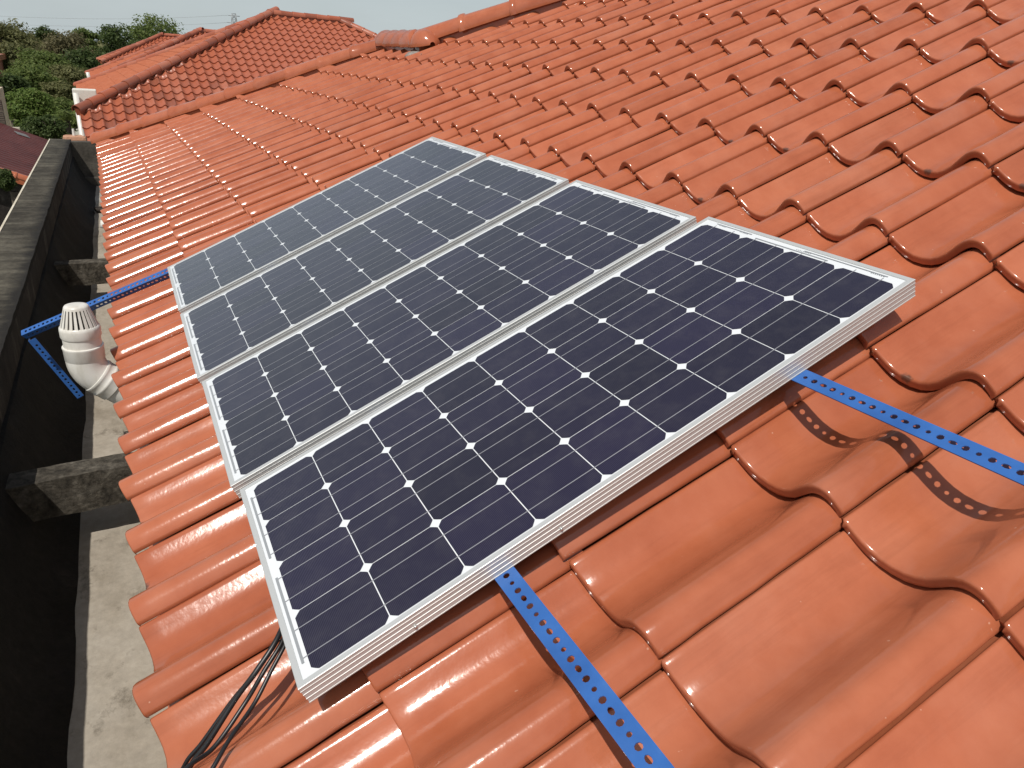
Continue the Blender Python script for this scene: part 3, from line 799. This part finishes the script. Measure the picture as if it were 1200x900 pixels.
h3 = hip_house((-1.549, 31.0, -1.12), 4.45, 2.0, 1.0, 'second terracotta hip roof beyond, mostly hidden by the nearer hip', False, M_WHITEWALL)
h4 = hip_house((-.97, 46.0, -.74), 3.4, 2.0, 1.0, 'farthest low terracotta roof at the left of the row', False, M_WHITEWALL)
# white downpipe + gutter box at the near-left corner of the next house
dpp = empty('downpipe', (-1.86, 18.9, GZ)); tag(dpp, 'white downpipe with a square gutter box at the next house corner', 'pipe')
link('pipe', tube('pipe', [(0, 0, 0), (0, 0, 5.15)], .06, 14), dpp, None, M_PVC)
box('gutter_box', (-.06, .1, 4.45), (.42, .60, 5.22), M_WHITEWALL, dpp, .02)
vent = tube('roof_vent', [(-1.50, 30.4, -1.7), (-1.50, 30.4, -1.16), (-1.60, 30.4, -1.02), (-1.62, 30.4, -.78)], .06, 10)
tag(link('roof_vent', vent, None, None, M_PVC), 'small bent white vent pipe beside the second hip roof', 'pipe')
bt = empty('boundary_wall', (-2.0, 12.3, GZ)); tag(bt, 'pinkish rounded wall top peeping over the end of the parapet', 'wall')
box('wall', (0, 0, 0), (.33, .3, -1.12 - GZ), concrete('pink_render', [(.3, (.42, .22, .14)), (.7, (.52, .30, .20))], 3), bt, .05)
for xx in (.16, .29): 
    bm = bmesh.new(); bmesh.ops.create_cone(bm, segments=8, radius1=.022, radius2=.016, depth=.10, cap_ends=True)
    link('post', from_bm('post', bm), bt, (xx, .15, -1.07 - GZ), M_PVC)

# ================================================================ LEFT NEIGHBOUR: maroon sheet-metal roof
M_MAROON = mat('maroon_metal_sheet', (.060, .016, .017), .55, 0, .3); t = NT(M_MAROON)
t.l(t.ramp(t.noise(t.coord('Object', (1, .3, 1)), 2.5, 8, .7), [(.3, (.058, .014, .012)), (.6, (.095, .024, .020)), (.8, (.125, .045, .038))]), t.b.inputs['Base Color'])
sh = empty('shed_house', (-2.2, 16.45, GZ)); tag(sh, 'low neighbouring building with a dark maroon metal roof left of the parapet', 'house')
def shz(x): return -2.4 - .4 * (x - 2.2 + 2.87) - GZ        # falls towards the parapet
SY = 7.4
V = []; F = []; ny = 200
for k in range(ny + 1):
    y = SY * k / ny; dz = .014 if (k // 2) % 4 == 0 else 0
    V += [(-6.0, y, shz(-6.0) + dz), (0, y, shz(0) + dz)]
for k in range(ny): F.append((2 * k, 2 * k + 1, 2 * k + 3, 2 * k + 2))
link('metal_roof', mesh('metal_roof', V, F), sh, None, M_MAROON)
V = [(x, y, z) for y in (.25, SY - .2) for x, z in ((-6.0, 0), (-.15, 0), (-.15, shz(-.15) - .08), (-6.0, shz(-6.0) - .08))]
link('wall', mesh('wall', V, [(0, 1, 2, 3), (7, 6, 5, 4), (0, 4, 5, 1), (1, 5, 6, 2), (2, 6, 7, 3), (3, 7, 4, 0)]), sh, None, M_PARAPET)
bpy.context.view_layer.update()
CAP_V = cap_mesh(.36, .085, .078, .006, 8); CAP_V.materials.append(M_TILE)
caps_along(sh, (0, -.03, shz(0) + .0), (-6, -.03, shz(-6) + .0), CAP_V, .31, name='verge_tile')
bx = box('sheet_offcut', (-.14, -.2, 0), (.14, .2, .012), mat('grey_sheet', (.15, .15, .15), .7, 0), None, 0, Matrix.Translation((-3.35, 22.9, -2.185)) @ Matrix.Rotation(math.atan(.4), 4, 'Y') @ Matrix.Rotation(.3, 4, 'Z'))
tag(bx, 'small grey sheet lying on the far edge of the maroon roof', 'sheet')
# cream house at the left edge with louvred shutters
ch = empty('cream_house', (-6.56, 24.05, GZ)); tag(ch, 'cream rendered house at the left edge with two dark louvred shutters', 'house')
box('wall', (-2, 0, 0), (2.58, 3.5, 4.75), M_WALL, ch)
M_LOUV = mat('grey_wood_louvre', (.16, .13, .10), .7)
for zz in (3.94, 4.30):
    fr = box('shutter', (2.585, -.06, zz), (2.80, -.02, zz + .34), M_LOUV, ch)
    for k in range(7): box('louvre', (2.60, -.09, zz + .01 + k * .046), (2.785, -.061, zz + .033 + k * .046), M_LOUV, fr)
box('sill', (2.45, -.14, 3.80), (3.10, .0, 3.90), M_CREAM, ch)
# brick-red house further back
M_RED = mat('red_painted_wall', (.30, .12, .075), .8)
rh = empty('red_house', (-8.6, 72, GZ)); tag(rh, 'small red-brown house among the trees at the left edge', 'house')
box('wall', (-4, 0, 0), (.62, 5, 4.35), M_RED, rh); box('roof', (-4.2, -.25, 4.36), (.9, 5.2, 4.75), M_TILE_FAR, rh)
# pale road and yard wall beyond
box('yard_wall', (-4, 52, GZ + .004), (1.0, 52.3, GZ + 1.35), M_WHITEWALL); tag(COL.objects[-1] if False else bpy.data.objects['yard_wall'], 'pale yard wall glimpsed between the trees', 'wall')

# ================================================================ TREES
def leaf_mat(name, c0, c1, c2):
    m = mat(name, c1, .6, 0, .25); t = NT(m)
    g = t.n('NewGeometry'); 
    r = t.ramp(g.outputs['Random Per Island'], [(0, c0), (.5, c1), (1, c2)])
    t.l(r, t.b.inputs['Base Color'])
    tl = t.n('BsdfTranslucent'); mx = t.n('MixShader'); mx.inputs[0].default_value = .5
    t.l(r, tl.inputs['Color']); t.l(t.b.outputs[0], mx.inputs[1]); t.l(tl.outputs[0], mx.inputs[2])
    t.l(mx.outputs[0], t.t.nodes['Material Output'].inputs['Surface'])
    return m
L_DARK = leaf_mat('dark_leaves', (.034, .055, .016), (.070, .105, .030), (.110, .145, .050))
L_MID = leaf_mat('green_leaves', (.070, .105, .026), (.130, .175, .046), (.180, .215, .070))
L_BRIGHT = leaf_mat('bright_leaves', (.075, .125, .024), (.135, .200, .044), (.190, .240, .070))
L_OLIVE = leaf_mat('olive_leaves', (.090, .098, .036), (.155, .158, .060), (.205, .200, .090))
L_BROWN = leaf_mat('brown_leaves', (.100, .092, .044), (.160, .142, .070), (.205, .180, .098))
BARK = mat('bark', (.09, .07, .05), .9); t = NT(BARK)
t.l(t.ramp(t.noise(t.coord('Object', (3, 3, .6)), 4, 6), [(.3, (.05, .038, .028)), (.7, (.13, .105, .08))]), t.b.inputs['Base Color'])
def tree(x, y, top, width, lm, label, clumps=34, per=80, leaf=.22, flat=.75, airy=1.0, seed=0, name='tree', low=.35, limbs=True):
    rnd = random.Random(seed * 17 + 3)
    h = top - GZ
    T = empty(name, (x, y, GZ)); tag(T, label, 'tree', 'trees behind the roofs')
    R = width / 2; rz = min(R * flat, h * .5); cz = h - rz
    # limbs
    cent = []
    while len(cent) < clumps:
        d = Vector((rnd.gauss(0, 1), rnd.gauss(0, 1), rnd.gauss(0, 1))).normalized() * (rnd.random() ** .45)
        if d.z < -.75: continue
        k = 1 + .22 * noise.noise(d * 1.7 + Vector((seed, 0, 0)))
        cent.append(Vector((d.x * R * k * .82, d.y * R * k * .82, cz + d.z * rz * k * .85)))
    bm = bmesh.new()
    def seg(a, b, r0, r1):
        a, b = Vector(a), Vector(b); d = (b - a).normalized(); s = d.cross(Vector((.3, .9, .1))).normalized(); t_ = s.cross(d)
        A = [bm.verts.new(a + (s * math.cos(q) + t_ * math.sin(q)) * r0) for q in [k * math.pi / 3 for k in range(6)]]
        B = [bm.verts.new(b + (s * math.cos(q) + t_ * math.sin(q)) * r1) for q in [k * math.pi / 3 for k in range(6)]]
        for k in range(6): bm.faces.new((A[k], A[(k + 1) % 6], B[(k + 1) % 6], B[k]))
    tr = max(.07, h * .018); fork = Vector((rnd.uniform(-.2, .2), rnd.uniform(-.2, .2), max(.3 * h, cz - rz * 1.0)))
    seg((0, 0, 0), fork * .5, tr * 1.3, tr); seg(fork * .5, fork, tr, tr * .8)
    for c in (cent[::3] if limbs else []):
        mid = fork.lerp(c, .5) + Vector((rnd.uniform(-.2, .2), rnd.uniform(-.2, .2), .15))
        seg(fork, mid, tr * .5, tr * .3); seg(mid, c, tr * .3, tr * .1)
    link('trunk', from_bm('trunk', bm, True), T, None, BARK)
    V = []; F = []
    cr = (R * .36, rz * .34)
    for c in cent:
        s = rnd.uniform(.65, 1.25)
        for k in range(per):
            d = Vector((rnd.gauss(0, 1), rnd.gauss(0, 1), rnd.gauss(0, 1))).normalized() * rnd.random() ** .4
            p = c + Vector((d.x * cr[0], d.y * cr[0], d.z * cr[1] * .9)) * s
            nrm = (d + Vector((rnd.uniform(-.7, .7), rnd.uniform(-.7, .7), rnd.uniform(-.1, 1.0)))).normalized()
            a = nrm.cross(Vector((rnd.uniform(-1, 1), rnd.uniform(-1, 1), rnd.uniform(-1, 1)))).normalized(); b = nrm.cross(a)
            L = leaf * rnd.uniform(.6, 1.3); i = len(V)
            V += [p - a * L * .5, p + b * L * .28, p + a * L * .55 - nrm * L * .12, p - b * L * .28]
            F.append((i, i + 1, i + 2, i + 3))
    link('crown', mesh('crown', V, F), T, None, lm)
    return T
def at(xp, yp, Y):           # point at world Y seen along a sight line of the photograph (survey)
    q = cam.matrix_world.to_3x3() @ Vector(((xp - 600) / 839.08, -(yp - 450) / 839.08, -1)); k = (Y - CAMP.y) / q.y
    return CAMP + q * k
def ptree(xp, yt, wpx, Y, lm, lab, **kw):
    p = at(xp, yt, Y); k = (at(xp + 10, yt, Y) - p).length / 10
    return tree(p.x, p.y, p.z, wpx * k, lm, lab, **kw)
ptree(12, 24, 74, 125, L_OLIVE, 'tall olive-green tree at the far left of the skyline', seed=1, leaf=.36, clumps=80, per=90)
ptree(52, 29, 32, 118, L_DARK, 'small dark tree standing alone on the far skyline', seed=2, leaf=.26, clumps=34)
ptree(74, 37, 80, 100, L_BROWN, 'brownish broad tree in the middle of the skyline', seed=3, leaf=.3, clumps=90, flat=.7)
ptree(99, 32, 44, 104, L_MID, 'green rounded tree between the brownish and the dark tree', seed=4, leaf=.28, clumps=44)
ptree(130, 26, 54, 82, L_DARK, 'dark airy tree with sky gaps left of the big green tree', seed=5, leaf=.26, clumps=40, per=70, flat=.9)
ptree(180, 13, 84, 100, L_MID, 'big rounded green tree rising above the farthest roof', seed=6, leaf=.3, clumps=90, flat=.8)
ptree(150, 40, 70, 90, L_DARK, 'dark green tree low behind the farthest roof', seed=7, leaf=.28, clumps=60)
ptree(20, 50, 76, 78, L_OLIVE, 'olive tree behind the small red-brown house', seed=8, leaf=.26, clumps=80)
ptree(52, 57, 84, 66, L_MID, 'spreading light green tree in front of the brownish tree', seed=9, leaf=.22, clumps=100, flat=.5)
ptree(98, 55, 70, 70, L_DARK, 'dense dark green tree close behind the white vent', seed=10, leaf=.24, clumps=80)
ptree(82, 72, 74, 56, L_OLIVE, 'yellow-green low tree left of the next house', seed=11, leaf=.2, clumps=90, flat=.5)
ptree(34, 74, 76, 54, L_MID, 'mid-green tree below the small red-brown house', seed=12, leaf=.2, clumps=90, flat=.6)
ptree(4, 82, 60, 48, L_DARK, 'dark shrubby tree at the left edge above the cream house', seed=13, leaf=.18, clumps=70)
ptree(72, 92, 60, 47, L_OLIVE, 'low olive tree overhanging the pale yard wall', seed=17, leaf=.18, clumps=70, flat=.5)
ptree(34, 102, 70, 36, L_BRIGHT, 'bright green bushy tree just beyond the maroon roof', seed=14, leaf=.13, clumps=100, per=110, flat=.9)
ptree(68, 113, 58, 40, L_MID, 'green bushy tree between the bright bush and the palm', seed=15, leaf=.14, clumps=90, per=100, flat=.9)
ptree(50, 132, 60, 31, L_DARK, 'dark low shrub hard behind the maroon roof edge', seed=18, leaf=.11, clumps=70, per=90, flat=.7)
ptree(2, 196, 26, 12.5, L_DARK, 'dark shrub in shade below the maroon roof edge', seed=16, leaf=.05, clumps=60, per=80, flat=1.3, limbs=False)
# palm
pp = at(78, 138, 34)
PT = empty('palm_tree', (pp.x, pp.y, GZ)); tag(PT, 'small palm with drooping fronds beside the next house', 'tree')
hp = pp.z - GZ
link('trunk', tube('trunk', [(0, 0, 0), (.05, 0, hp * .5), (0, 0, hp)], [.13, .10, .09], 8), PT, None, BARK)
for k in range(16):
    rnd = random.Random(k); az = k * 2.4; el = rnd.uniform(.1, 1.25); Lf = rnd.uniform(.9, 1.25)
    V = []; F = []; d = Vector((math.cos(az), math.sin(az), 0)); side = Vector((-d.y, d.x, 0))
    for s in range(22):
        f = s / 21; p = Vector((0, 0, hp)) + d * Lf * f * math.cos(el * (1 - .3 * f)) + Vector((0, 0, Lf * (f * math.sin(el) - .75 * f * f)))
        for sg in (-1, 1):
            i = len(V); ll = .34 * math.sin(math.pi * min(.97, f * .9 + .1)) ; q = p + side * sg * ll + d * .12 - Vector((0, 0, .10 + .1 * f))
            V += [p - d * .02, p + d * .035, q]; F.append((i, i + 1, i + 2))
    link('frond', mesh('frond', V, F), PT, None, L_MID)
# far wood closing the horizon
V = []; F = []; rnd = random.Random(99)
for k in range(15000):
    a = rad(rnd.uniform(40, 110)); r = rnd.uniform(190, 330)
    hh = 5.6 + 1.6 * noise.noise(Vector((a * 14, r * .02, 0)))
    p = Vector((math.cos(a) * r, math.sin(a) * r, GZ + hh * rnd.random() ** .5)); L = rnd.uniform(.6, 1.3)
    n_ = Vector((rnd.uniform(-1, 1), rnd.uniform(-1.2, .2), rnd.uniform(0, 1))).normalized(); a_ = n_.cross(Vector((rnd.uniform(-1, 1), .3, rnd.uniform(-1, 1)))).normalized(); b_ = n_.cross(a_); i = len(V)
    V += [p - a_ * L, p + b_ * L * .6, p + a_ * L, p - b_ * L * .6]; F.append((i, i + 1, i + 2, i + 3))
tag(link('far_wood', mesh('far_wood', V, F), None, None, L_OLIVE), 'hazy far-off belt of trees along the horizon', 'trees', None, 'stuff')

# ================================================================ PYLON AND WIRES
M_STEEL = mat('galvanised_steel', (.33, .35, .36), .6, .4)
tp = at(274, 16, 260); TW = empty('pylon', (tp.x, tp.y, GZ)); tag(TW, 'distant lattice steel pylon above the neighbouring roof', 'pylon')
hT = tp.z - GZ; bm = bmesh.new()
def bar(a, b, r):
    me = tube('b', [a, b], r, 4); bm.from_mesh(me); bpy.data.meshes.remove(me)
def cor(k, z): s = 1.3 * (1 - z / hT) + .55; return (s * (1 if k in (0, 1) else -1), s * (1 if k in (1, 2) else -1), z)
for k in range(4): bar(cor(k, 0), cor(k, hT), .09)
for s in range(10):
    z0_, z1_ = hT * s / 10, hT * (s + 1) / 10
    for k in range(4): bar(cor(k, z0_), cor((k + 1) % 4, z1_), .06); bar(cor((k + 1) % 4, z0_), cor(k, z1_), .06); bar(cor(k, z1_), cor((k + 1) % 4, z1_), .06)
link('lattice', from_bm('lattice', bm), TW, None, M_STEEL)
bm = bmesh.new(); bar((-2.2, 0, hT - 2.6), (2.2, 0, hT - 2.6), .10); bar((-1.7, 0, hT - .6), (1.7, 0, hT - .6), .10); link('cross_arm', from_bm('cross_arm', bm), TW, None, M_STEEL)
for q, (dz, lab) in enumerate(((-2.6, 'lower thin power line sagging across the sky from the pylon'), (-.6, 'upper thin power line running across the sky from the pylon'))):
    a = Vector((tp.x - 1.8, tp.y, tp.z + dz)); b = Vector((tp.x - 150, tp.y + 20, tp.z - 1 + dz))
    pts = [a.lerp(b, s / 24) - Vector((0, 0, 5.2 * 4 * (s / 24) * (1 - s / 24))) for s in range(25)]
    tag(link('power_line', tube('power_line', pts, .035, 5), None, None, M_STEEL), lab, 'cable', 'power lines')
